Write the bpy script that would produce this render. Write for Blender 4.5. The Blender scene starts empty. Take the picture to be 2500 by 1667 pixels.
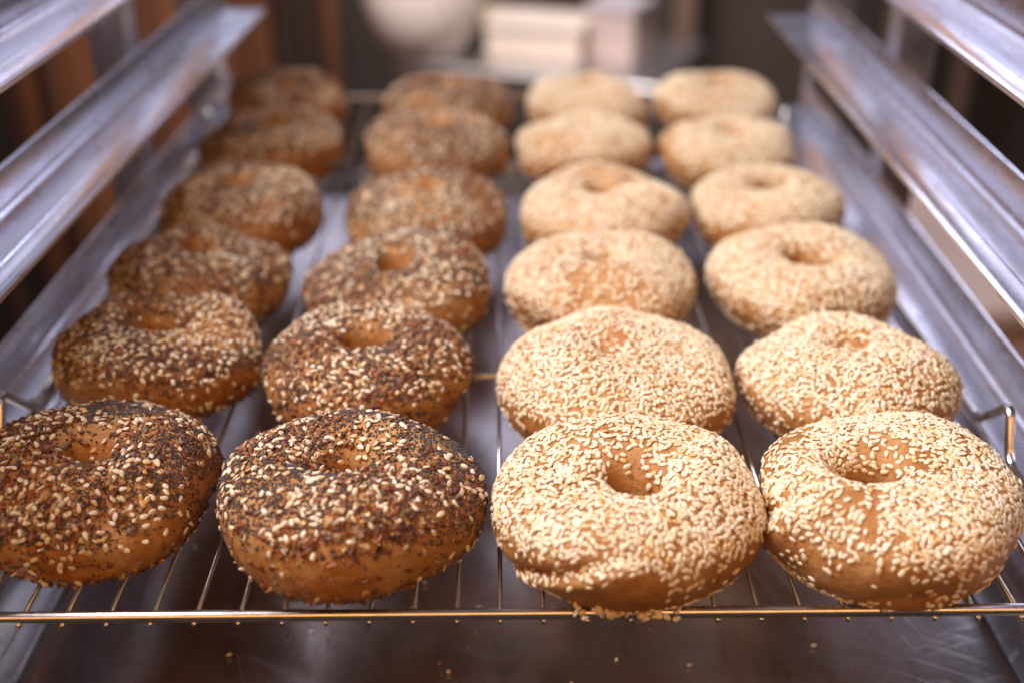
import bpy, math, random
import numpy as np
from mathutils import Matrix, Vector

# ------------------------------------------------------------------ camera
scene = bpy.context.scene
col = scene.collection
cam_d = bpy.data.cameras.new('camera')
cam = bpy.data.objects.new('camera', cam_d)
col.objects.link(cam)
scene.camera = cam
cam_d.sensor_width = 36.0
cam_d.lens = 36.0 * 2857 / 2500
cam_d.clip_start = 0.02
cam_d.clip_end = 60
fw = Vector((0.01093, 0.88360, -0.46812)).normalized()
rt = fw.cross(Vector((0, 0, 1))).normalized()
up = rt.cross(fw)
R3 = Matrix((rt, up, -fw)).transposed().to_4x4()
cam.matrix_world = Matrix.Translation((-0.0002, -0.3105, 0.2698)) @ R3
cam_d.dof.use_dof = True
cam_d.dof.focus_distance = 0.430
cam_d.dof.aperture_fstop = 3.9
cam_d.dof.aperture_blades = 0

# ------------------------------------------------------------------ world + lamps
w = bpy.data.worlds.new('World')
scene.world = w
w.use_nodes = True
bg = w.node_tree.nodes['Background']
bg.inputs[0].default_value = (1.0, 0.86, 0.80, 1)
bg.inputs[1].default_value = 0.085


def lamp(name, loc, target, sx, sy, power, color):
    d = bpy.data.lights.new(name, 'AREA')
    d.shape = 'RECTANGLE'
    d.size, d.size_y = sx, sy
    d.energy = power
    d.color = color
    o = bpy.data.objects.new(name, d)
    col.objects.link(o)
    o.location = loc
    o.rotation_euler = (Vector(target) - Vector(loc)).to_track_quat('-Z', 'Y').to_euler()
    return o


lamp('window_light', (-1.05, 0.15, 1.45), (0, 0.2, 0), 1.0, 1.0, 70, (0.95, 0.93, 0.98))
lamp('rear_window_light', (-0.35, 2.45, 1.0), (0.1, 0.25, 0.1), 1.6, 1.05, 11, (0.73, 0.76, 1.0))
lamp('rear_side_window_light', (1.15, 2.45, 0.9), (0.1, 0.25, 0.1), 0.8, 0.8, 10, (0.73, 0.76, 1.0))
lamp('warm_room_lamp', (0.0, -1.35, 1.15), (0, 0.1, 0), 3.2, 0.5, 21, (1.0, 0.46, 0.13))
sd_ = bpy.data.lights.new('added_table_fill', 'SPOT')  # fill spot added to brighten the bowl and table goods, not a fitting there
sd_.energy = 170
sd_.color = (1.0, 0.88, 0.82)
sd_.spot_size = math.radians(58)
sd_.spot_blend = 0.6
sd_.shadow_soft_size = 0.12
so_ = bpy.data.objects.new('added_table_fill', sd_)
col.objects.link(so_)
so_.location = (-0.15, 0.85, 1.25)
so_.rotation_euler = (Vector((-0.1, 1.9, -0.25)) - Vector(so_.location)).to_track_quat('-Z', 'Y').to_euler()

scene.view_settings.view_transform = 'Standard'
scene.view_settings.look = 'None'
scene.view_settings.exposure = 0.0
scene.view_settings.gamma = 1.0
scene.render.engine = 'CYCLES'

rng = np.random.default_rng(7)
random.seed(7)


# ------------------------------------------------------------------ materials
def newmat(name):
    m = bpy.data.materials.new(name)
    m.use_nodes = True
    nt = m.node_tree
    return m, nt, nt.nodes['Principled BSDF']


def node(nt, kind, **kw):
    n = nt.nodes.new(kind)
    for k, v in kw.items():
        setattr(n, k, v)
    return n


def ramp(nt, src, stops):
    r = node(nt, 'ShaderNodeValToRGB')
    e = r.color_ramp.elements
    while len(e) < len(stops):
        e.new(0.5)
    for el, (p, c) in zip(e, stops):
        el.position = p
        el.color = c if len(c) == 4 else (*c, 1)
    nt.links.new(src, r.inputs[0])
    return r.outputs[0]


def noise(nt, scale, detail=4, rough=0.55, vec=None, mapscale=None, coord='Object'):
    n = node(nt, 'ShaderNodeTexNoise')
    n.inputs['Scale'].default_value = scale
    n.inputs['Detail'].default_value = detail
    n.inputs['Roughness'].default_value = rough
    tc = node(nt, 'ShaderNodeTexCoord')
    if mapscale:
        mp = node(nt, 'ShaderNodeMapping')
        mp.inputs['Scale'].default_value = mapscale
        nt.links.new(tc.outputs[coord], mp.inputs[0])
        nt.links.new(mp.outputs[0], n.inputs['Vector'])
    else:
        nt.links.new(tc.outputs[coord], n.inputs['Vector'])
    return n.outputs['Fac']


def bump(nt, bsdf, height, strength, dist, prev=None):
    b = node(nt, 'ShaderNodeBump')
    b.inputs['Strength'].default_value = strength
    b.inputs['Distance'].default_value = dist
    nt.links.new(height, b.inputs['Height'])
    if prev:
        nt.links.new(prev, b.inputs['Normal'])
    nt.links.new(b.outputs[0], bsdf.inputs['Normal'])
    return b.outputs[0]


def metal(name, c, rough, streak=None, var=0.12, scratch=0.0):
    m, nt, b = newmat(name)
    b.inputs['Metallic'].default_value = 1.0
    f = noise(nt, 1.0, 6, 0.6, mapscale=streak or (60, 60, 60))
    c0 = tuple(x * 0.86 for x in c)
    nt.links.new(ramp(nt, f, [(0.35, c0), (0.65, c)]), b.inputs['Base Color'])
    g = noise(nt, 1.0, 5, 0.65, mapscale=(45, 38, 45))
    r = ramp(nt, g, [(0.3, (rough - var * .5,) * 3), (0.7, (rough + var * .5,) * 3)])
    nt.links.new(r, b.inputs['Roughness'])
    if scratch:
        n1 = bump(nt, b, f, scratch, 0.0004)
    return m


M = {}
M['alu'] = metal('aluminium', (0.76, 0.75, 0.84), 0.29, (900, 9, 900), 0.10, 0.05)
M['alu'].node_tree.nodes['Principled BSDF'].inputs['Metallic'].default_value = 0.98
M['tray'] = metal('tray_aluminium', (0.64, 0.58, 0.57), 0.24, (30, 700, 30), 0.07, 0.10)
def scratches(m, strength, sets):
    nt = m.node_tree
    b = nt.nodes['Principled BSDF']
    prev = b.inputs['Normal'].links[0].from_socket if b.inputs['Normal'].links else None
    tcn = node(nt, 'ShaderNodeTexCoord')
    last = None
    for ang, sc in sets:
        r1 = node(nt, 'ShaderNodeMapping')
        r1.inputs['Rotation'].default_value = (0, 0, ang)
        r2 = node(nt, 'ShaderNodeMapping')
        r2.inputs['Scale'].default_value = sc
        nz = node(nt, 'ShaderNodeTexNoise')
        nz.inputs['Scale'].default_value = 1.0
        nz.inputs['Detail'].default_value = 2
        nt.links.new(tcn.outputs['Object'], r1.inputs[0])
        nt.links.new(r1.outputs[0], r2.inputs[0])
        nt.links.new(r2.outputs[0], nz.inputs['Vector'])
        h = ramp(nt, nz.outputs['Fac'], [(0.66, (0, 0, 0)), (0.74, (1, 1, 1))])
        if last is not None:
            mxn = node(nt, 'ShaderNodeMath', operation='MAXIMUM')
            nt.links.new(last, mxn.inputs[0])
            nt.links.new(h, mxn.inputs[1])
            h = mxn.outputs[0]
        last = h
    bump(nt, b, last, strength, 0.0005, prev)


def grime(m, c, amount):
    """dried-on brown film in soft irregular patches"""
    nt = m.node_tree
    b = nt.nodes['Principled BSDF']
    src = b.inputs['Base Color'].links[0].from_socket
    f = ramp(nt, noise(nt, 1.0, 7, 0.7, mapscale=(70, 22, 70)), [(0.50, (0, 0, 0)), (0.72, (amount,) * 3)])
    mx_ = node(nt, 'ShaderNodeMixRGB')
    mx_.inputs[2].default_value = (*c, 1)
    nt.links.new(f, mx_.inputs[0])
    nt.links.new(src, mx_.inputs[1])
    nt.links.new(mx_.outputs[0], b.inputs['Base Color'])


scratches(M['tray'], 0.13, ((0.5, (7, 1500, 1)), (1.25, (9, 1200, 1)), (-0.35, (6, 1700, 1))))
scratches(M['alu'], 0.16, ((0.12, (900, 7, 300)), (0.7, (1200, 14, 300)), (-0.5, (1000, 12, 300))))
grime(M['alu'], (0.42, 0.33, 0.30), 0.6)
grime(M['tray'], (0.30, 0.22, 0.18), 0.6)
M['wire'] = metal('chromed_wire', (0.66, 0.62, 0.58), 0.22, (200, 200, 200), 0.1)
M['steel'] = metal('table_steel', (0.7, 0.69, 0.70), 0.35, (8, 160, 8), 0.1)

# crust
m, nt, b = newmat('bagel_crust')
at = node(nt, 'ShaderNodeAttribute', attribute_name='bake')
n1 = noise(nt, 75, 7, 0.68)
mx = node(nt, 'ShaderNodeMath', operation='ADD')
nt.links.new(n1, mx.inputs[0])
nt.links.new(at.outputs['Fac'], mx.inputs[1])
cc = ramp(nt, mx.outputs[0], [(0.30, (0.56, 0.31, 0.125)), (0.46, (0.46, 0.20, 0.050)),
                              (0.62, (0.34, 0.12, 0.022)), (0.85, (0.18, 0.055, 0.012))])
sp = noise(nt, 420, 3, 0.7)
spm = ramp(nt, sp, [(0.58, (0, 0, 0)), (0.67, (1, 1, 1))])
mixc = node(nt, 'ShaderNodeMixRGB')
mixc.inputs[2].default_value = (0.30, 0.13, 0.045, 1)
mulf = node(nt, 'ShaderNodeMath', operation='MULTIPLY')
mulf.inputs[1].default_value = 0.65
nt.links.new(spm, mulf.inputs[0])
nt.links.new(mulf.outputs[0], mixc.inputs[0])
nt.links.new(cc, mixc.inputs[1])
nt.links.new(mixc.outputs[0], b.inputs['Base Color'])
nt.links.new(ramp(nt, noise(nt, 140, 4, 0.6), [(0.3, (0.40,) * 3), (0.7, (0.66,) * 3)]), b.inputs['Roughness'])
b.inputs['Subsurface Weight'].default_value = 0.05
b.inputs['Subsurface Radius'].default_value = (0.004, 0.002, 0.001)
b.inputs['Subsurface Scale'].default_value = 1.0
p1 = bump(nt, b, noise(nt, 1000, 6, 0.7), 0.8, 0.0005)
p2 = bump(nt, b, noise(nt, 260, 5, 0.65), 0.7, 0.0014, p1)
p3 = bump(nt, b, noise(nt, 95, 3, 0.5), 0.5, 0.0022, p2)
M['crust'] = m


def seedmat(name, stops, rough, attr='tint', sss=0.0):
    m, nt, b = newmat(name)
    at = node(nt, 'ShaderNodeAttribute', attribute_name=attr)
    oi = node(nt, 'ShaderNodeObjectInfo')
    ad = node(nt, 'ShaderNodeMath', operation='ADD')
    md = node(nt, 'ShaderNodeMath', operation='FRACT')
    nt.links.new(at.outputs['Fac'], ad.inputs[0])
    nt.links.new(oi.outputs['Random'], ad.inputs[1])
    nt.links.new(ad.outputs[0], md.inputs[0])
    nt.links.new(ramp(nt, md.outputs[0], stops), b.inputs['Base Color'])
    b.inputs['Roughness'].default_value = rough
    if sss:
        b.inputs['Subsurface Weight'].default_value = sss
        b.inputs['Subsurface Radius'].default_value = (0.001, 0.0007, 0.0004)
        b.inputs['Subsurface Scale'].default_value = 1.0
    return m


M['sesame'] = seedmat('sesame_hull', [(0.0, (0.88, 0.77, 0.60)), (0.5, (0.84, 0.71, 0.51)), (0.82, (0.80, 0.63, 0.40)),
                                      (0.94, (0.74, 0.52, 0.26)), (1.0, (0.66, 0.40, 0.14))], 0.36)
M['poppy'] = seedmat('poppy_hull', [(0.0, (0.06, 0.05, 0.058)), (0.6, (0.11, 0.095, 0.105)), (1.0, (0.04, 0.03, 0.03))], 0.55)
M['flake'] = seedmat('dried_onion', [(0.0, (0.24, 0.075, 0.03)), (0.25, (0.09, 0.032, 0.018)), (0.45, (0.42, 0.14, 0.04)),
                                     (0.6, (0.14, 0.05, 0.025)), (0.72, (0.60, 0.33, 0.12)), (0.85, (0.06, 0.026, 0.018)), (1.0, (0.52, 0.38, 0.22))], 0.5)


def plain(name, c, rough, nscale=20, var=0.15, bumpd=0.0):
    m, nt, b = newmat(name)
    f = noise(nt, nscale, 5, 0.6)
    nt.links.new(ramp(nt, f, [(0.3, tuple(x * (1 - var) for x in c)), (0.7, tuple(min(1, x * (1 + var)) for x in c))]),
                 b.inputs['Base Color'])
    b.inputs['Roughness'].default_value = rough
    if bumpd:
        bump(nt, b, f, 0.4, bumpd)
    return m


def woodmat(name, c):
    m, nt, b = newmat(name)
    f = noise(nt, 1.0, 6, 0.6, mapscale=(60, 60, 4))
    nt.links.new(ramp(nt, f, [(0.3, tuple(x * 0.6 for x in c)), (0.7, tuple(x * 1.35 for x in c))]), b.inputs['Base Color'])
    b.inputs['Roughness'].default_value = 0.5
    return m


M['wood_a'] = woodmat('dark_stained_wood', (0.15, 0.060, 0.030))
M['wood_b'] = woodmat('orange_stained_wood', (0.38, 0.145, 0.055))
M['wood_c'] = woodmat('black_brown_wood', (0.035, 0.02, 0.016))
M['floor'] = plain('dark_floor_tile', (0.06, 0.045, 0.04), 0.5, 6)
M['wall'] = plain('dark_wall_paint', (0.05, 0.036, 0.032), 0.7, 3)
M['bowl'] = plain('white_plastic', (0.78, 0.70, 0.67), 0.4, 8, 0.03)
M['paper'] = plain('white_paper', (0.62, 0.56, 0.55), 0.7, 12, 0.06)
M['tan'] = plain('tan_paper', (0.50, 0.40, 0.26), 0.7, 12, 0.1)
M['rose'] = plain('dusky_plastic', (0.42, 0.33, 0.31), 0.5, 12, 0.08)
M['cream'] = plain('cream_plastic', (0.56, 0.48, 0.42), 0.6, 12, 0.08)
M['grey'] = plain('grey_plastic', (0.36, 0.33, 0.36), 0.5, 12, 0.08)
M['beige'] = plain('beige_plastic', (0.55, 0.40, 0.34), 0.5, 5, 0.1)
M['bar'] = plain('brown_post', (0.16, 0.10, 0.075), 0.5, 9)


# ------------------------------------------------------------------ mesh helpers
def obj(name, verts, faces, mat, parent=None, smooth=True, attr=None, kind=None):
    me = bpy.data.meshes.new(name)
    if isinstance(verts, np.ndarray):
        verts = np.asarray(verts, dtype=np.float32)
        faces = np.asarray(faces, dtype=np.int32)
        nf, k = faces.shape
        me.vertices.add(len(verts))
        me.vertices.foreach_set('co', verts.ravel())
        me.loops.add(nf * k)
        me.loops.foreach_set('vertex_index', faces.ravel())
        me.polygons.add(nf)
        me.polygons.foreach_set('loop_start', np.arange(nf, dtype=np.int32) * k)
        me.update(calc_edges=True)
        me.validate()
    else:
        me.from_pydata(verts, [], faces)
        me.update()
    if attr:
        for an, vals in attr.items():
            a = me.attributes.new(an, 'FLOAT', 'POINT')
            a.data.foreach_set('value', np.asarray(vals, dtype=np.float32))
    if smooth:
        me.polygons.foreach_set('use_smooth', np.ones(len(me.polygons), dtype=bool))
    if mat:
        me.materials.append(mat)
    o = bpy.data.objects.new(name, me)
    col.objects.link(o)
    o.parent = parent
    if kind:
        o['kind'] = kind
    return o


def empty(name, loc=(0, 0, 0), rz=0.0):
    o = bpy.data.objects.new(name, None)
    o.empty_display_size = 0.02
    col.objects.link(o)
    o.location = loc
    o.rotation_euler = (0, 0, rz)
    return o


def tag(o, label, cat, group=None):
    o['label'] = label
    o['category'] = cat
    if group:
        o['group'] = group
    return o


def box(x0, x1, y0, y1, z0, z1):
    v = [(x0, y0, z0), (x1, y0, z0), (x1, y1, z0), (x0, y1, z0), (x0, y0, z1), (x1, y0, z1), (x1, y1, z1), (x0, y1, z1)]
    f = [(0, 3, 2, 1), (4, 5, 6, 7), (0, 1, 5, 4), (1, 2, 6, 5), (2, 3, 7, 6), (3, 0, 4, 7)]
    return v, f


def bevel(o, wd, seg=2):
    md = o.modifiers.new('bevel', 'BEVEL')
    md.width = wd
    md.segments = seg
    md.limit_method = 'ANGLE'
    return o


def tube(path, r, seg=10, closed=False):
    """round bar swept along a polyline; returns verts, faces"""
    P = [Vector(p) for p in path]
    n = len(P)
    V, F = [], []
    prev = None
    for i, p in enumerate(P):
        if closed:
            t = (P[(i + 1) % n] - P[i - 1]).normalized()
        else:
            t = (P[min(i + 1, n - 1)] - P[max(i - 1, 0)]).normalized()
        if prev is None:
            a = t.orthogonal().normalized()
        else:
            a = (prev - t * prev.dot(t)).normalized()
        prev = a
        c = t.cross(a)
        for k in range(seg):
            th = 2 * math.pi * k / seg
            V.append(tuple(p + (a * math.cos(th) + c * math.sin(th)) * r))
    m_ = n if closed else n - 1
    if closed:
        # find twist offset for the closing ring
        best, off = 1e9, 0
        for s in range(seg):
            d = sum((Vector(V[(n - 1) * seg + k]) - Vector(V[(k + s) % seg])).length for k in range(seg))
            if d < best:
                best, off = d, s
    for i in range(m_):
        j = (i + 1) % n
        o = off if (closed and i == n - 1) else 0
        for k in range(seg):
            F.append((i * seg + k, i * seg + (k + 1) % seg, j * seg + (k + 1 + o) % seg, j * seg + (k + o) % seg))
    if not closed:
        F.append(tuple(range(seg))[::-1])
        F.append(tuple((n - 1) * seg + k for k in range(seg)))
    return V, F


def fillet(pts, rad, n=6):
    """round the inner corners of an open polyline"""
    out = [Vector(pts[0])]
    for i in range(1, len(pts) - 1):
        a, b_, c = Vector(pts[i - 1]), Vector(pts[i]), Vector(pts[i + 1])
        d1, d2 = (a - b_), (c - b_)
        rr = min(rad, d1.length * .45, d2.length * .45)
        p, q = b_ + d1.normalized() * rr, b_ + d2.normalized() * rr
        for k in range(n + 1):
            t = k / n
            out.append(p * (1 - t) ** 2 + b_ * 2 * t * (1 - t) + q * t * t)
    out.append(Vector(pts[-1]))
    return out


def extrude_profile(prof, y0, y1, ny=1):
    n = len(prof)
    V, F = [], []
    for j in range(ny + 1):
        y = y0 + (y1 - y0) * j / ny
        V += [(x, y, z) for x, z in prof]
    for j in range(ny):
        for i in range(n):
            k = (i + 1) % n
            F.append((j * n + i, j * n + k, (j + 1) * n + k, (j + 1) * n + i))
    F.append(tuple(range(n))[::-1])
    F.append(tuple(ny * n + i for i in range(n)))
    return V, F


def lathe(prof, seg=48):
    V, F = [], []
    n = len(prof)
    for k in range(seg):
        a = 2 * math.pi * k / seg
        V += [(r * math.cos(a), r * math.sin(a), z) for r, z in prof]
    for k in range(seg):
        j = (k + 1) % seg
        for i in range(n - 1):
            F.append((k * n + i, j * n + i, j * n + i + 1, k * n + i + 1))
    return V, F


# ------------------------------------------------------------------ setting
g = obj('floor', *box(-4, 4, -3, 4, -0.96, -0.94), M['floor'], smooth=False)
g['kind'] = 'structure'
g = obj('wall', *box(-4, 4, 2.52, 2.6, -0.94, 2.6), M['wall'], smooth=False)
g['kind'] = 'structure'

# slatted wooden partition behind the rack (left half of the background)
part = tag(empty('slatted_partition', (-0.95, 2.1, -0.94)), 'dark brown partition of upright wooden slats far behind the rack on the left', 'partition')
x = -1.25
k = 0
order = ['wood_a', 'wood_c', 'wood_b', 'wood_a', 'wood_b', 'wood_c', 'wood_a', 'wood_a', 'wood_b']
while x < 0.60:
    wd = random.uniform(0.034, 0.062)
    d = random.uniform(0.0, 0.018)
    h = 1.05
    o = obj('slat', *box(x, x + wd - 0.007, -d, 0.02, 0, h), M[order[(k * 5 + k // 4) % 9]], part, smooth=False)
    bevel(o, 0.003, 1)
    x += wd
    k += 1
obj('rail', *box(-1.27, 0.62, 0.021, 0.045, 0.1, 0.16), M['wood_c'], part, smooth=False)
obj('rail', *box(-1.27, 0.62, 0.021, 0.045, 0.85, 0.91), M['wood_c'], part, smooth=False)

# same kind of slats, added along the left to shade the low ledge
part = tag(empty('slatted_partition', (-0.56, 0.0, -0.94)), 'dark brown slatted partition added close along the left side of the rack to block side light', 'partition')
y = -0.35
k = 0
while y < 2.0:
    wd = random.uniform(0.040, 0.075)
    d = random.uniform(0.0, 0.014)
    o = obj('slat', *box(-0.02, d, y, y + wd - 0.008, 0, 1.52), M[order[(k * 4 + k // 3) % 9]], part, smooth=False)
    bevel(o, 0.003, 1)
    y += wd
    k += 1
obj('rail', *box(-0.045, -0.021, -0.37, 2.02, 0.2, 0.26), M['wood_c'], part, smooth=False)
obj('rail', *box(-0.045, -0.021, -0.37, 2.02, 1.2, 1.26), M['wood_c'], part, smooth=False)

# upright posts against the dark wall, right half
for (px, py, wd, lab) in ((0.42, 2.35, 0.045, 'thin brown upright post in the dark behind the two sesame columns'),
                          (0.86, 2.2, 0.05, 'brown upright post in the dark beyond the right ledges'),
                          (1.05, 2.3, 0.03, 'slim brown upright post farthest right in the dark background')):
    o = obj('upright_post', *box(-wd / 2, wd / 2, -wd / 2, wd / 2, 0, 1.5), M['bar'], smooth=False)
    o.location = (px, py, -0.94)
    bevel(o, 0.004, 1)
    tag(o, lab, 'post', 'upright posts in the background')

# steel prep table with its goods
t = tag(empty('prep_table', (0.10, 1.60, -0.94), math.radians(-22)), 'steel prep table with white goods on it behind the rack', 'table')
o = obj('table_top', *box(-0.30, 0.17, 0.0, 0.34, 0.645, 0.69), M['steel'], t, smooth=False)
bevel(o, 0.008, 3)
for sx in (-0.26, 0.13):
    for sy in (0.05, 0.29):
        obj('leg', *tube([(sx, sy, 0), (sx, sy, 0.645)], 0.018, 12), M['steel'], t)
obj('undershelf', *box(-0.26, 0.13, 0.06, 0.28, 0.18, 0.20), M['steel'], t, smooth=False)

bw = [(0.001, 0.0), (0.030, 0.0005)]
for k in range(1, 13):
    a = math.pi / 2 * k / 12
    bw.append((0.030 + 0.066 * math.sin(a), 0.0005 + 0.125 * (1 - math.cos(a))))
bw += [(0.099, 0.128), (0.099, 0.131), (0.094, 0.130), (0.090, 0.105), (0.075, 0.055), (0.045, 0.018), (0.001, 0.010)]
o = obj('mixing_bowl', *lathe(bw), M['bowl'])
o.location = (-0.128, 1.755, -0.25)
o.scale = (1.1, 1.1, 1.1)
tag(o, 'round white bowl at the left end of the prep table', 'bowl')


def carton(name, loc, rz, sx, sy, sz, mats, label, cat):
    e = tag(empty(name, loc, rz), label, cat)
    o = bevel(obj('body', *box(-sx / 2, sx / 2, -sy / 2, sy / 2, 0, sz), M[mats[0]], e, smooth=False), 0.006, 2)
    o = bevel(obj('lid', *box(-sx / 2 - .004, sx / 2 + .004, -sy / 2 - .004, sy / 2 + .004, sz, sz + .018), M[mats[1]], e, smooth=False), 0.005, 2)
    return e


carton('lidded_container', (0.075, 1.74, -0.25), math.radians(-18), 0.17, 0.10, 0.052, ('cream', 'cream'),
       'low cream container with a lid in the middle of the prep table', 'container')
carton('lidded_container', (0.212, 1.72, -0.25), math.radians(-30), 0.085, 0.085, 0.085, ('rose', 'grey'),
       'dusky pink container with a grey lid on the right end of the prep table', 'container')
# slumped paper bag lying between bowl and containers
V, F = [], []
nx, ny = 14, 10
for j in range(ny):
    for i in range(nx):
        u, v = i / (nx - 1), j / (ny - 1) * 2 * math.pi * (ny - 1) / ny
        rr = 0.028 * (0.55 + 0.6 * math.sin(math.pi * min(1, u * 0.9 + 0.08))) * (1 + 0.10 * math.sin(5 * u + 3 * v))
        V.append(((u - .5) * 0.15, rr * 1.5 * math.cos(v), 0.026 + rr * 0.85 * math.sin(v)))
for j in range(ny):
    for i in range(nx - 1):
        F.append((j * nx + i, j * nx + i + 1, ((j + 1) % ny) * nx + i + 1, ((j + 1) % ny) * nx + i))
F.append(tuple(j * nx for j in range(ny))[::-1])
F.append(tuple(j * nx + nx - 1 for j in range(ny)))
o = obj('paper_bag', V, F, M['tan'])
o.location = (-0.03, 1.90, -0.25)
o.rotation_euler = (0, 0, math.radians(48))
tag(o, 'slumped tan paper bag between the round bowl and the white container', 'bag')

# ingredient bin to the right of the rack
e = tag(empty('ingredient_bin', (0.74, 1.22, -0.94), math.radians(8)), 'pinkish beige ingredient bin standing on the floor right of the rack', 'bin')
o = bevel(obj('body', *box(-0.17, 0.17, -0.2, 0.2, 0, 0.52), M['beige'], e, smooth=False), 0.03, 4)
o = bevel(obj('lid', *box(-0.18, 0.18, -0.21, 0.21, 0.522, 0.56), M['beige'], e, smooth=False), 0.012, 3)

# ------------------------------------------------------------------ bakery rack
ROT = math.radians(-1.35)
rack = tag(empty('bakery_rack', (-0.0015, 0, 0), ROT), 'aluminium bakery rack with pairs of angled tray ledges on both sides', 'rack')
WI, WO = 0.1975, 0.2305


def ledge_profile(side):
    # L-section, flange top at z=0; ribs near the free edge; vertical web rising on the outside
    pts = [(WI, 0.0006), (WI + 0.0025, 0.0006), (WI + 0.0032, -0.0004), (WI + 0.0042, -0.0004), (WI + 0.0049, 0.0),
           (WI + 0.0125, 0.0), (WI + 0.0130, 0.0007), (WI + 0.0142, 0.0007), (WI + 0.0147, 0.0)]
    cx, cz, r = WO - 0.0062, 0.0062, 0.0062
    for k in range(9):
        a = -math.pi / 2 + math.pi / 2 * k / 8
        pts.append((cx + r * math.cos(a), cz + r * math.sin(a)))
    pts += [(WO, 0.0202), (WO + 0.0006, 0.0212), (WO + 0.0016, 0.0212), (WO + 0.0022, 0.0202)]
    for k in range(7):
        a = -math.pi / 2 * k / 6
        pts.append((WO + 0.0022 - 0.005 + 0.005 * math.cos(a), -0.0022 + 0.005 + 0.005 * math.sin(a)))
    pts += [(WI + 0.001, -0.0022), (WI, -0.0014)]
    if side < 0:
        pts = [(-x_, z_) for x_, z_ in pts]
    else:
        pts = pts[::-1]
    return pts


LEV = [0.142, 0.0685, -0.0045, -0.0785]
for z in LEV:
    for s in (-1, 1):
        v, f = extrude_profile(ledge_profile(s), -0.045, 0.628 if s < 0 else 0.612, 24)
        o = obj('ledge', v, f, M['alu'], rack)
        o.location.z = z
        es = o.modifiers.new('split', 'EDGE_SPLIT')
        es.split_angle = math.radians(32)
for s in (-1, 1):
    for y in (-0.04, 0.395, 0.598):
        x0 = WO + 0.0026
        # angle-section post standing outside the ledges
        pr = [(x0, 0), (x0 + 0.026, 0), (x0 + 0.026, 0.003), (x0 + 0.003, 0.003), (x0 + 0.003, 0.026), (x0, 0.026)]
        if y == 0.395:   # channel section, open to the front
            pr = [(x0, 0), (x0 + 0.002, 0), (x0 + 0.002, 0.024), (x0 + 0.020, 0.024), (x0 + 0.020, 0), (x0 + 0.022, 0),
                  (x0 + 0.022, 0.026), (x0, 0.026)]
        V = [(s * a, y + b_, -0.93) for a, b_ in pr] + [(s * a, y + b_, 0.75) for a, b_ in pr]
        n = len(pr)
        F = [(i, (i + 1) % n, n + (i + 1) % n, n + i) for i in range(n)] + [tuple(range(n))[::-1], tuple(range(n, 2 * n))]
        if s < 0:
            F = [ff[::-1] for ff in F]
        obj('post', V, F, M['alu'], rack, smooth=False)

# ------------------------------------------------------------------ tray below the grid
tr = tag(empty('sheet_tray', (0.007, 0.36, -0.0785)), 'worn aluminium sheet tray one slot below the wire grid', 'tray')
nx, ny = 60, 90
hw, y0, y1 = 0.2055, -0.345, 0.265
xs = []
for i in range(nx + 1):
    xs.append(-hw + 2 * hw * i / nx)
V, F = [], []
for j in range(ny + 1):
    y = y0 + (y1 - y0) * j / ny
    for xx in xs:
        e_ = min(xx + hw, hw - xx)
        ey = min(y - y0, y1 - y)
        z = 0.0032
        if e_ < 0.016:
            z -= 0.0026 * (1 - e_ / 0.016) ** 2
        z += 0.0006 * math.sin(xx * 31 + 1.0) * math.sin(y * 17 + 0.4) + 0.0003 * math.sin(xx * 67 + y * 23)
        if y1 - y < 0.012:
            z += 0.014 * (1 - (y1 - y) / 0.012) ** 2
        V.append((xx, y, max(z, 0.0012)))
n = nx + 1
for j in range(ny):
    for i in range(nx):
        F.append((j * n + i, j * n + i + 1, (j + 1) * n + i + 1, (j + 1) * n + i))
o = obj('pan_sheet', V, F, M['tray'], tr)
sd = o.modifiers.new('solid', 'SOLIDIFY')
sd.thickness = 0.001
sd.offset = -1
v, f = tube([(-hw, y1 + 0.003, 0.0175), (hw, y1 + 0.003, 0.0175)], 0.004, 10)
obj('rolled_rim', v, f, M['alu'], tr)

# ------------------------------------------------------------------ wire cooling grid
grid = tag(empty('wire_cooling_rack', (0, 0, 0)), 'chromed wire cooling rack carrying the bagels', 'cooling rack')
RX, LY = 0.2095, 0.622
rr = 0.0021


def side(s, y_from, y_to, feet):
    pts = []
    ys = sorted(feet)
    for yc in ys:
        pts += [(s * RX, yc - 0.0165, 0), (s * (RX + 0.0012), yc - 0.005, 0.0205), (s * RX, yc + 0.0175, 0)]
    return pts


right = side(1, 0, LY, (0.106, 0.53))
left = side(-1, 0, LY, (0.122, 0.53))
loop = [(0, 0, 0), (RX, 0, 0)] + right + [(RX, LY, 0), (-RX, LY, 0)] + left[::-1] + [(-RX, 0, 0), (0.0, 0, 0)]
path = fillet(loop, 0.006, 6)
# subdivide long straight runs so the sweep stays even, drop the doubled end point
v, f = tube(path[:-1], rr, 12, closed=True)
obj('rim', v, f, M['wire'], grid)
for y in (0.1645, 0.446):
    v, f = tube([(-RX, y, 0.0), (RX, y, 0.0)], 0.0016, 10)
    obj('crossbar', v, f, M['wire'], grid)
wr = 0.0009
wz = -(rr + wr) + 0.0001
v, f = tube([(0, -0.0012, 0), (0, 0.2, 0), (0, 0.42, 0), (0, LY + 0.0012, 0)], wr, 8)
w0 = None
NW = 28
for i in range(NW + 1):
    xx = -RX + 2 * RX * i / NW - 0.0004
    if w0 is None:
        w0 = obj('wire', v, f, M['wire'], grid)
        o = w0
    else:
        o = w0.copy()
        col.objects.link(o)
        o.parent = grid
    o.location = (xx, 0, wz)

# ------------------------------------------------------------------ seeds (meshes)


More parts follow.
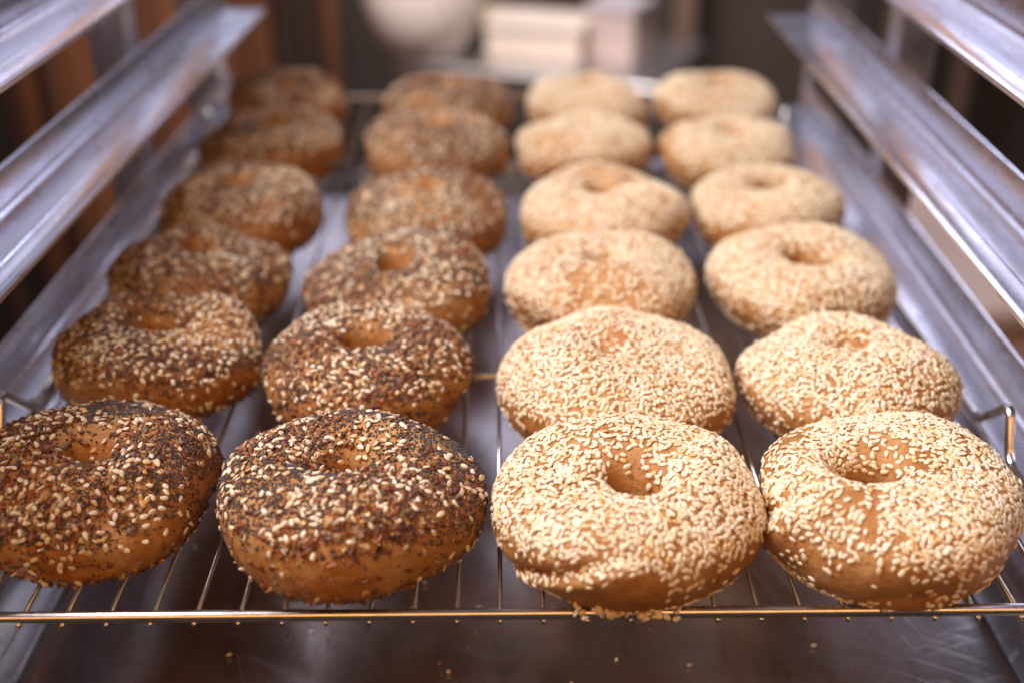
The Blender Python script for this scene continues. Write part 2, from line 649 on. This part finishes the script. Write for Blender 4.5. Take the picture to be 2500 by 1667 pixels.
def seed_mesh(L, W, T, nu, nv):
    """pointed teardrop; long axis x, thin axis z"""
    V = [(-L / 2, 0, 0)]
    for i in range(1, nu):
        t = i / nu
        tt = (1 - math.cos(math.pi * t)) / 2
        prof = tt ** 0.62 * (1 - tt) ** 0.42 * 2.02
        for k in range(nv):
            a = 2 * math.pi * k / nv
            V.append((-L / 2 + L * (1 - math.cos(math.pi * t)) / 2, W / 2 * prof * math.cos(a), T / 2 * prof * math.sin(a)))
    V.append((L / 2, 0, 0))
    F = []
    last = len(V) - 1
    for k in range(nv):
        F.append((0, 1 + (k + 1) % nv, 1 + k))
        for i in range(nu - 2):
            a, b_ = 1 + i * nv, 1 + (i + 1) * nv
            F.append((a + k, a + (k + 1) % nv, b_ + (k + 1) % nv))
            F.append((a + k, b_ + (k + 1) % nv, b_ + k))
        a = 1 + (nu - 2) * nv
        F.append((a + k, a + (k + 1) % nv, last))
    return np.array(V), np.array(F)


def ico():
    p = (1 + 5 ** .5) / 2
    V = np.array([(-1, p, 0), (1, p, 0), (-1, -p, 0), (1, -p, 0), (0, -1, p), (0, 1, p), (0, -1, -p), (0, 1, -p), (p, 0, -1), (p, 0, 1), (-p, 0, -1), (-p, 0, 1)], float)
    V /= np.linalg.norm(V[0])
    F = np.array([(0, 11, 5), (0, 5, 1), (0, 1, 7), (0, 7, 10), (0, 10, 11), (1, 5, 9), (5, 11, 4), (11, 10, 2), (10, 7, 6), (7, 1, 8),
                  (3, 9, 4), (3, 4, 2), (3, 2, 6), (3, 6, 8), (3, 8, 9), (4, 9, 5), (2, 4, 11), (6, 2, 10), (8, 6, 7), (9, 8, 1)])
    return V, F


def flake_mesh(r):
    n = 7
    a = np.sort(r.uniform(0, 2 * np.pi, n))
    rad = r.uniform(0.55, 1.0, n)
    st = r.uniform(0.45, 0.9)
    top = np.stack([rad * np.cos(a), st * rad * np.sin(a), 0.10 + 0.28 * r.normal(size=n)], 1)
    bot = top - np.array([0, 0, 0.13])
    V = np.vstack([top, bot, [[0, 0, 0.16]], [[0, 0, 0.0]]])
    F = []
    for i in range(n):
        j = (i + 1) % n
        F += [(i, j, 2 * n), (n + j, n + i, 2 * n + 1), (i, n + i, n + j), (i, n + j, j)]
    return V, np.array(F)


SEED_HI = seed_mesh(0.0031, 0.00195, 0.00092, 7, 8)
SEED_MD = seed_mesh(0.0031, 0.00195, 0.00092, 5, 6)
SEED_LO = seed_mesh(0.0031, 0.00195, 0.00092, 4, 5)
ICO = ico()
frng = np.random.default_rng(11)
FLAKES = [flake_mesh(frng) for _ in range(14)]


def me_of(name, V, F, mat, smooth=True):
    me = bpy.data.meshes.new(name)
    me.from_pydata(V.tolist(), [], F.tolist())
    me.update()
    if smooth:
        me.polygons.foreach_set('use_smooth', np.ones(len(me.polygons), dtype=bool))
    me.materials.append(mat)
    return me


SEED_ME = me_of('sesame_seed', *SEED_HI, M['sesame'])
FLAKE_ME = [me_of('onion_flake', V_, F_, M['flake'], False) for V_, F_ in FLAKES]


def frames(N, r, tilt=0.25):
    """random tangent frames about normals N, as (n,3,3) with columns = axes"""
    n = len(N)
    N = N + r.normal(size=(n, 3)) * tilt * 0.5
    N /= np.linalg.norm(N, axis=1, keepdims=True)
    t = r.normal(size=(n, 3))
    t -= (t * N).sum(1, keepdims=True) * N
    t /= np.linalg.norm(t, axis=1, keepdims=True)
    b_ = np.cross(N, t)
    return np.stack([t, b_, N], 2)


def joined(base, P, Fr, S):
    V0, F0 = base
    n = len(P)
    V = np.einsum('nij,vj->nvi', Fr, V0) * S[:, None, None] + P[:, None, :]
    F = F0[None] + (np.arange(n) * len(V0))[:, None, None]
    return V.reshape(-1, 3), F.reshape(-1, 3)


# ------------------------------------------------------------------ bagels
NU, NV = 132, 60


def make_body(R, H, hole, elong, ang, off, seed, seams, lump, sy=1.0):
    r = np.random.default_rng(seed)
    U, Vv = np.meshgrid(np.arange(NU) / NU * 2 * np.pi, np.arange(NV) / NV * 2 * np.pi, indexing='ij')
    # hole outline: ellipse, offset
    hr = hole * (1 + elong * np.cos(2 * (U - ang)))
    wob = np.zeros_like(U)
    for k in range(1, 6):
        wob += r.normal() * np.cos(k * U + r.uniform(0, 6.28)) * (0.024 / k ** 0.7)
    Ro = R * (1 + wob * 0.45)
    rc = (Ro + hr) / 2
    a = (Ro - hr) / 2
    hvar = np.zeros_like(U)
    for k in range(1, 5):
        hvar += r.normal() * np.cos(k * U + r.uniform(0, 6.28)) * (0.022 / k ** 0.6)
    b_ = H / 2 * (1 + hvar)
    c, s = np.cos(Vv), np.sin(Vv)
    e = np.where((c > 0) & (s > 0), 0.86, 0.97)
    cs = np.sign(c) * np.abs(c) ** e
    ss = np.sign(s) * np.abs(s) ** e
    rad = rc + a * cs
    z = b_ * ss
    # softer shoulder towards the hole on the upper side, flattened underside
    rad = rad - 0.36 * a * np.maximum(ss, 0) ** 2.0
    zb = -H * 0.455
    z = np.where(z < zb, zb + (z - zb) * 0.12, z)
    # bulge of the equator sits low
    z = z - zb + H * 0.012
    x, y = rad * np.cos(U), rad * np.sin(U)
    hmask = np.exp(-((rad - hole) / (R * 0.45)) ** 2)
    x = x + off[0] * hmask
    y = y + off[1] * hmask
    P = np.stack([x, y, z], -1)
    ctr = np.stack([rc * np.cos(U), rc * np.sin(U), np.full_like(U, H * 0.42)], -1)
    D = P - ctr
    D /= np.linalg.norm(D, axis=-1, keepdims=True)
    disp = np.zeros_like(U)
    for k in range(26):
        fq = r.uniform(40, 190)
        d = r.normal(size=3)
        d /= np.linalg.norm(d)
        disp += np.sin((P @ d) * fq + r.uniform(0, 6.28)) * (0.0012 * lump * 45 / fq)
    bake = 0.05 * np.sin(U * 2 + r.uniform(0, 6)) + 0.05 * np.sin(3 * U + Vv + r.uniform(0, 6))
    for (u0, slope, v0, v1, dep, wdt) in seams:
        vv = (Vv + np.pi) % (2 * np.pi) - np.pi
        du = (U - (u0 + slope * (vv - 0.2)) + np.pi) % (2 * np.pi) - np.pi
        m_ = 1 / (1 + np.exp(-(vv - v0) * 9)) * 1 / (1 + np.exp((vv - v1) * 9))
        disp -= m_ * dep * np.exp(-(du / wdt) ** 2)
        disp += m_ * dep * 0.7 * np.exp(-((du - wdt * 2.2) / (wdt * 1.8)) ** 2)
        bake += m_ * 0.14 * np.exp(-(du / (wdt * 0.8)) ** 2)
    flat = np.clip((z - 0.002) / 0.006, 0, 1)
    P = P + D * (disp * flat)[..., None]
    P[..., 2] = np.maximum(P[..., 2], 0.0)
    P[..., 2] *= H / P[..., 2].max()
    for ax in (0, 1):
        lo, hi = P[..., ax].min(), P[..., ax].max()
        P[..., ax] = (P[..., ax] - (lo + hi) / 2) * (2 * R * (sy if ax else 1.0) / (hi - lo))
    du_ = np.roll(P, -1, 0) - np.roll(P, 1, 0)
    dv_ = np.roll(P, -1, 1) - np.roll(P, 1, 1)
    Nn = np.cross(du_, dv_)
    Nn /= np.linalg.norm(Nn, axis=-1, keepdims=True) + 1e-12
    # darker bake low on the sides and towards the outside
    bake = bake + 0.10 * np.clip(1 - Nn[..., 2], 0, 1) * np.clip(1 - z / (H * 0.8), 0, 1) - 0.07
    idx = np.arange(NU * NV).reshape(NU, NV)
    A, Bq = idx, np.roll(idx, -1, 0)
    Cq, Dq = np.roll(Bq, -1, 1), np.roll(idx, -1, 1)
    F = np.stack([A, Bq, Cq, Dq], -1).reshape(-1, 4)
    return P, Nn, F, bake


def sample(P, Nn, n, r, dens):
    """area-weighted surface samples, thinned by dens(p, nrm)"""
    A, B_, D_ = P, np.roll(P, -1, 0), np.roll(P, -1, 1)
    area = np.linalg.norm(np.cross(B_ - A, D_ - A), axis=-1).ravel()
    pick = r.choice(area.size, n, p=area / area.sum())
    iu, iv = np.unravel_index(pick, (NU, NV))
    a, b_ = r.random(n)[:, None], r.random(n)[:, None]
    iu2, iv2 = (iu + 1) % NU, (iv + 1) % NV
    q = (P[iu, iv] * (1 - a) + P[iu2, iv] * a) * (1 - b_) + (P[iu, iv2] * (1 - a) + P[iu2, iv2] * a) * b_
    nn = (Nn[iu, iv] * (1 - a) + Nn[iu2, iv] * a) * (1 - b_) + (Nn[iu, iv2] * (1 - a) + Nn[iu2, iv2] * a) * b_
    nn /= np.linalg.norm(nn, axis=1, keepdims=True)
    keep = r.random(n) < dens(q, nn)
    return q[keep], nn[keep]


def thin(q, nn, dist):
    cell = {}
    out = []
    for i, p in enumerate(q):
        key = (int(p[0] // dist), int(p[1] // dist), int(p[2] // dist))
        ok = True
        for dx in (-1, 0, 1):
            for dy in (-1, 0, 1):
                for dz in (-1, 0, 1):
                    for j in cell.get((key[0] + dx, key[1] + dy, key[2] + dz), ()):
                        e_ = q[j] - p
                        if e_[0] * e_[0] + e_[1] * e_[1] + e_[2] * e_[2] < dist * dist:
                            ok = False
                            break
                    if not ok:
                        break
                if not ok:
                    break
            if not ok:
                break
        if ok:
            cell.setdefault(key, []).append(i)
            out.append(i)
    return q[out], nn[out]


def patch(q, r, fr=70):
    v = np.zeros(len(q))
    for k in range(9):
        d = r.normal(size=3)
        d /= np.linalg.norm(d)
        v += np.sin((q @ d) * r.uniform(fr * .5, fr * 1.8) + r.uniform(0, 6.28))
    return v / 2.1


CAM = np.array([-0.0002, -0.3105, 0.2698])


def scatter_obj(name, base_list, q, nn, r, scale, lift, tilt, parent, mat, smooth=True, kind='stuff'):
    if len(q) == 0:
        return
    Fr = frames(nn, r, tilt)
    S = r.uniform(scale[0], scale[1], len(q))
    P = q + nn * (lift * r.uniform(0.6, 1.25, len(q)))[:, None]
    which = r.integers(0, len(base_list), len(q))
    VV, FF, TT, off = [], [], [], 0
    for k, base in enumerate(base_list):
        m_ = which == k
        if not m_.any():
            continue
        V, F = joined(base, P[m_], Fr[m_], S[m_])
        VV.append(V)
        FF.append(F + off)
        TT.append(np.repeat(r.random(m_.sum()), len(base[0])))
        off += len(V)
    return obj(name, np.vstack(VV), np.vstack(FF), mat, parent, smooth, {'tint': np.concatenate(TT)}, kind)


def singles(name, meshes, q, nn, r, scale, lift, tilt, parent):
    Fr = frames(nn, r, tilt)
    for i in range(len(q)):
        o = bpy.data.objects.new(name, meshes[r.integers(0, len(meshes))])
        col.objects.link(o)
        o.parent = parent
        s = r.uniform(*scale)
        p = q[i] + nn[i] * lift * r.uniform(0.6, 1.25)
        mt = Matrix(Fr[i].tolist()).to_4x4()
        o.matrix_local = Matrix.Translation(p.tolist()) @ mt @ Matrix.Scale(s, 4)


def bagel(kind, cx, cy, R, row, label, hole=0.008, elong=0.12, ang=0.6, off=(0, 0), seed=1, seams=(), lump=1.0, cover=1.0, H=None, rz=0.0, bare=(), sy=1.0):
    r = np.random.default_rng(seed * 13 + 5)
    H = H or R * 0.83
    name = 'everything_bagel' if kind == 'e' else 'sesame_bagel'
    e = tag(empty(name, (cx, cy, 0.0005), rz), label, 'bagel',
            'everything bagels on the wire rack' if kind == 'e' else 'sesame bagels on the wire rack')
    P, Nn, F, bake = make_body(R, H, hole, elong, ang, off, seed, seams, lump, sy)
    obj('dough_ring', P.reshape(-1, 3), F, M['crust'], e, True, {'bake': bake.ravel()})
    camv = CAM - np.array([cx, cy, 0])
    front = row == 1

    def bare_mask(q):
        m_ = np.ones(len(q))
        for (bx, by, bz, br, amt) in bare:
            d2 = ((q - np.array([bx, by, bz])) ** 2).sum(1)
            m_ *= 1 - amt * np.exp(-d2 / (br * br))
        return m_

    def holefac(q):
        rad = np.hypot(q[:, 0], q[:, 1])
        return np.clip((rad - hole * 0.9) / 0.007, 0.22, 1)

    if kind == 's':
        def dens(q, nn):
            top = np.clip((nn[:, 2] - 0.02) / 0.46, 0, 1) ** 1.3
            low = 0.09 + 0.25 * (q[:, 2] < 0.005)
            pt = patch(q, np.random.default_rng(seed + 3), 80)
            d = np.where(nn[:, 2] < -0.25, 0.03 + 0.25 * (q[:, 2] < 0.006), np.maximum(top, low))
            return np.clip(d * np.clip(1.0 + 0.42 * pt, 0.10, 1.25), 0, 1) * bare_mask(q) * holefac(q)
        q, nn = sample(P, Nn, int(16000 * cover), r, dens)
        q, nn = thin(q, nn, 0.00132)
        if front:
            vis = (nn * (camv - q)).sum(1) / np.linalg.norm(camv - q, axis=1)
            order_ = np.argsort(-(vis + 0.05 * r.random(len(q))))
            sel = np.zeros(len(q), bool)
            sel[order_[:300]] = True
            singles('sesame_seed', [SEED_ME], q[sel], nn[sel], r, (0.76, 1.12), 0.00028, 0.24, e)
            scatter_obj('sesame_coating', [SEED_HI], q[~sel], nn[~sel], r, (0.76, 1.12), 0.00028, 0.24, e, M['sesame'])
            # a second loose layer lying on the first
            q2, n2 = sample(P, Nn, 800, r, lambda a_, b_: np.clip((b_[:, 2] - 0.2), 0, 1) * np.clip(0.5 + 0.6 * patch(a_, np.random.default_rng(seed + 3), 80), 0, 1) * bare_mask(a_) * holefac(a_))
            scatter_obj('loose_sesame', [SEED_HI], q2, n2, r, (0.8, 1.1), 0.0009, 0.4, e, M['sesame'])
        else:
            scatter_obj('sesame_coating', [SEED_MD if row < 3 else SEED_LO], q, nn, r, (0.78, 1.12), 0.0003, 0.4, e, M['sesame'])
            q2, n2 = sample(P, Nn, 500, r, lambda a_, b_: np.clip((b_[:, 2] - 0.2), 0, 1) * 0.7 * holefac(a_))
            scatter_obj('loose_sesame', [SEED_LO], q2, n2, r, (0.8, 1.1), 0.0009, 0.4, e, M['sesame'])
    else:
        s3 = np.random.default_rng(seed + 3)

        def topf(nn):
            return np.clip((nn[:, 2] + 0.0) / 0.72, 0, 1) ** 1.2

        def d_ses(q, nn):
            pt = patch(q, np.random.default_rng(seed + 4), 110)
            base = np.maximum(topf(nn), 0.12 + 0.3 * (q[:, 2] < 0.005) * (nn[:, 2] > -0.6))
            return np.clip(base * np.clip(0.68 + 0.52 * pt, 0.10, 1.2), 0, 1) * bare_mask(q) * holefac(q)

        def d_pop(q, nn):
            pt = patch(q, np.random.default_rng(seed + 8), 95)
            base = np.maximum(topf(nn), 0.13)
            return np.clip(base * np.clip(0.72 + 0.62 * pt, 0.10, 1.4), 0, 1) * bare_mask(q) * np.maximum(holefac(q), 0.25)

        def d_flk(q, nn):
            pt = patch(q, np.random.default_rng(seed + 12), 85)
            base = np.maximum(topf(nn) ** 1.2, 0.10 + 0.25 * (q[:, 2] < 0.005))
            return np.clip(base * np.clip(0.75 + 0.52 * pt, 0.12, 1.4), 0, 1) * bare_mask(q) * holefac(q)

        # poppy first, then flakes, then sesame on top
        q, nn = sample(P, Nn, int(17000 * cover), r, d_pop)
        scatter_obj('poppy_seeds', [ICO], q, nn, r, (0.00038, 0.00054), 0.0003, 0.3, e, M['poppy'])
        q, nn = sample(P, Nn, int(8200 * cover), r, d_flk)
        sc = (0.0008, 0.0025)
        if front:
            vis = (nn * (camv - q)).sum(1) / np.linalg.norm(camv - q, axis=1)
            o_ = np.argsort(-(vis + 0.1 * r.random(len(q))))
            sel = np.zeros(len(q), bool)
            sel[o_[:140]] = True
            singles('onion_flake', FLAKE_ME, q[sel], nn[sel], r, (0.0013, 0.0033), 0.0005, 0.8, e)
            scatter_obj('onion_flakes', FLAKES, q[~sel], nn[~sel], r, sc, 0.0004, 0.8, e, M['flake'], False)
        else:
            scatter_obj('onion_flakes', FLAKES, q, nn, r, sc, 0.0004, 0.8, e, M['flake'], False)
        q, nn = sample(P, Nn, int((2700 if row < 3 else 1900) * cover), r, d_ses)
        q, nn = thin(q, nn, 0.0017)
        if front:
            vis = (nn * (camv - q)).sum(1) / np.linalg.norm(camv - q, axis=1)
            o_ = np.argsort(-(vis + 0.05 * r.random(len(q))))
            sel = np.zeros(len(q), bool)
            sel[o_[:300]] = True
            singles('sesame_seed', [SEED_ME], q[sel], nn[sel], r, (0.85, 1.15), 0.0007, 0.6, e)
            scatter_obj('sesame_topping', [SEED_HI], q[~sel], nn[~sel], r, (0.85, 1.15), 0.0007, 0.6, e, M['sesame'])
        else:
            scatter_obj('sesame_topping', [SEED_MD if row < 3 else SEED_LO], q, nn, r, (0.85, 1.15), 0.0007, 0.6, e, M['sesame'])
    return e


rowname = {1: 'front row', 2: 'second row', 3: 'third row', 4: 'fourth row', 5: 'fifth row', 6: 'rearmost row'}
colname = {1: 'leftmost column by the left ledge', 2: 'second column from the left', 3: 'third column from the left', 4: 'rightmost column by the right ledge'}
# centre x, centre y, outer radius (metres)
SPOTS = {
    1: [(-.1539, .0555, .0467), (-.1521, .1527, .0458), (-.1532, .2385, .0457), (-.1490, .3292, .0469), (-.1509, .4422, .0469), (-.1560, .5410, .0451)],
    2: [(-.0543, .0421, .0490), (-.0577, .1402, .0457), (-.0510, .2265, .0468), (-.0417, .3176, .0459), (-.0401, .4330, .0483), (-.0367, .5322, .0477)],
    3: [(.0452, .0342, .0484), (.0493, .1270, .0503), (.0511, .2180, .0482), (.0605, .3169, .0478), (.0574, .4405, .0452), (.0660, .5424, .0441)],
    4: [(.1408, .0375, .0484), (.1497, .1284, .0463), (.1539, .2270, .0467), (.1576, .3274, .0443), (.1511, .4268, .0448), (.1616, .5446, .0447)],
}
pi = math.pi
SPEC = {
    (1, 1): dict(hole=.0060, elong=.45, ang=-0.35, off=(.003, -.003), seams=((-2.4, .5, -.9, 1.0, .0018, .10),), label_extra='cut off by the left edge of the photo'),
    (2, 1): dict(hole=.0076, elong=.08, off=(-.003, -.004)),
    (3, 1): dict(hole=.0050, elong=.30, ang=2.5, off=(.002, -.006), seams=((-1.95, .9, -1.3, .35, .0030, .085), (2.75, .2, .9, 2.6, .0022, .12)),
                 bare=((-.010, .016, .034, .010, .85), (-.016, -.040, .012, .014, .8))),
    (4, 1): dict(hole=.0122, elong=.16, ang=.4, off=(-.010, -.005), seams=((-2.85, .35, -1.2, 1.2, .0030, .09),), cover=1.25,
                 bare=((-.020, -.036, .018, .018, .9), (-.006, .014, .034, .008, .6))),
    (1, 2): dict(hole=.0068, elong=.3, ang=.3),
    (2, 2): dict(hole=.0066, elong=.15),
    (3, 2): dict(hole=.0042, elong=.1, off=(-.006, -.002), cover=1.15),
    (4, 2): dict(hole=.0070, elong=.25, ang=-.3, bare=((-.022, -.036, .016, .014, .8),)),
    (4, 3): dict(hole=.0088), (3, 3): dict(hole=.0042), (3, 4): dict(hole=.0032, elong=.2, ang=-1.0),
    (4, 4): dict(hole=.0064), (1, 3): dict(hole=.009), (1, 4): dict(hole=.008), (2, 3): dict(hole=.006), (2, 4): dict(hole=.007),
}
for c in (1, 2, 3, 4):
    for k, (x, y, R) in enumerate(SPOTS[c]):
        row = k + 1
        sp = dict(SPEC.get((c, row), {}))
        extra = sp.pop('label_extra', None)
        kd = 'e' if c < 3 else 's'
        base = 'everything bagel with mixed seeds' if kd == 'e' else 'sesame bagel'
        lab = f"{base}, {rowname[row]}, {colname[c]}"
        if extra:
            lab = f"everything bagel with mixed seeds, front row, {extra}"
        sp.setdefault('hole', float(rng.uniform(.0048, .0068)))
        sp.setdefault('elong', float(rng.uniform(.05, .25)))
        sp.setdefault('ang', float(rng.uniform(0, 3)))
        sp.setdefault('sy', {1: 0.97, 2: 0.94, 3: 0.93 if c < 4 else 1.0}.get(row, 0.98))
        bagel(kd, x, y, R, row, lab, seed=c * 10 + row, **sp)

# ------------------------------------------------------------------ loose bits
r = np.random.default_rng(104)
# crumbs and seeds that fell on the tray
n = 150
q = np.stack([r.uniform(-0.17, 0.19, n), 0.03 + 0.25 * r.random(n) ** 1.6, np.full(n, -0.0745)], 1)
nn = np.tile([0, 0, 1.0], (n, 1))
o = scatter_obj('fallen_crumbs', FLAKES, q, nn, r, (0.0005, 0.0012), 0.0003, 0.4, None, M['flake'], False)
o['label'] = 'small brown crumbs scattered on the tray below the grid'
o['category'] = 'crumbs'
n = 48
q = np.stack([r.uniform(-0.15, 0.19, n), 0.03 + 0.2 * r.random(n) ** 1.5, np.full(n, -0.0743)], 1)
o = scatter_obj('fallen_sesame', [SEED_MD], q, np.tile([0, 0, 1.0], (n, 1)), r, (0.6, 0.95), 0.0003, 0.3, None, M['sesame'])
o['label'] = 'fallen sesame seeds scattered on the tray below the grid'
o['category'] = 'seeds'
# clump of sesame hanging over the front rail under the third bagel
n = 110
q = np.stack([0.043 + r.normal(size=n) * 0.0085, -0.0012 + r.normal(size=n) * 0.0022, 0.0022 + np.abs(r.normal(size=n)) * 0.0018], 1)
o = scatter_obj('sesame_clump', [SEED_HI], q, np.tile([0, -0.5, 0.8], (n, 1)), r, (0.85, 1.1), 0.0002, 1.2, None, M['sesame'])
o['label'] = 'clump of sesame seeds lying on the front rail under a sesame bagel'
o['category'] = 'seeds'
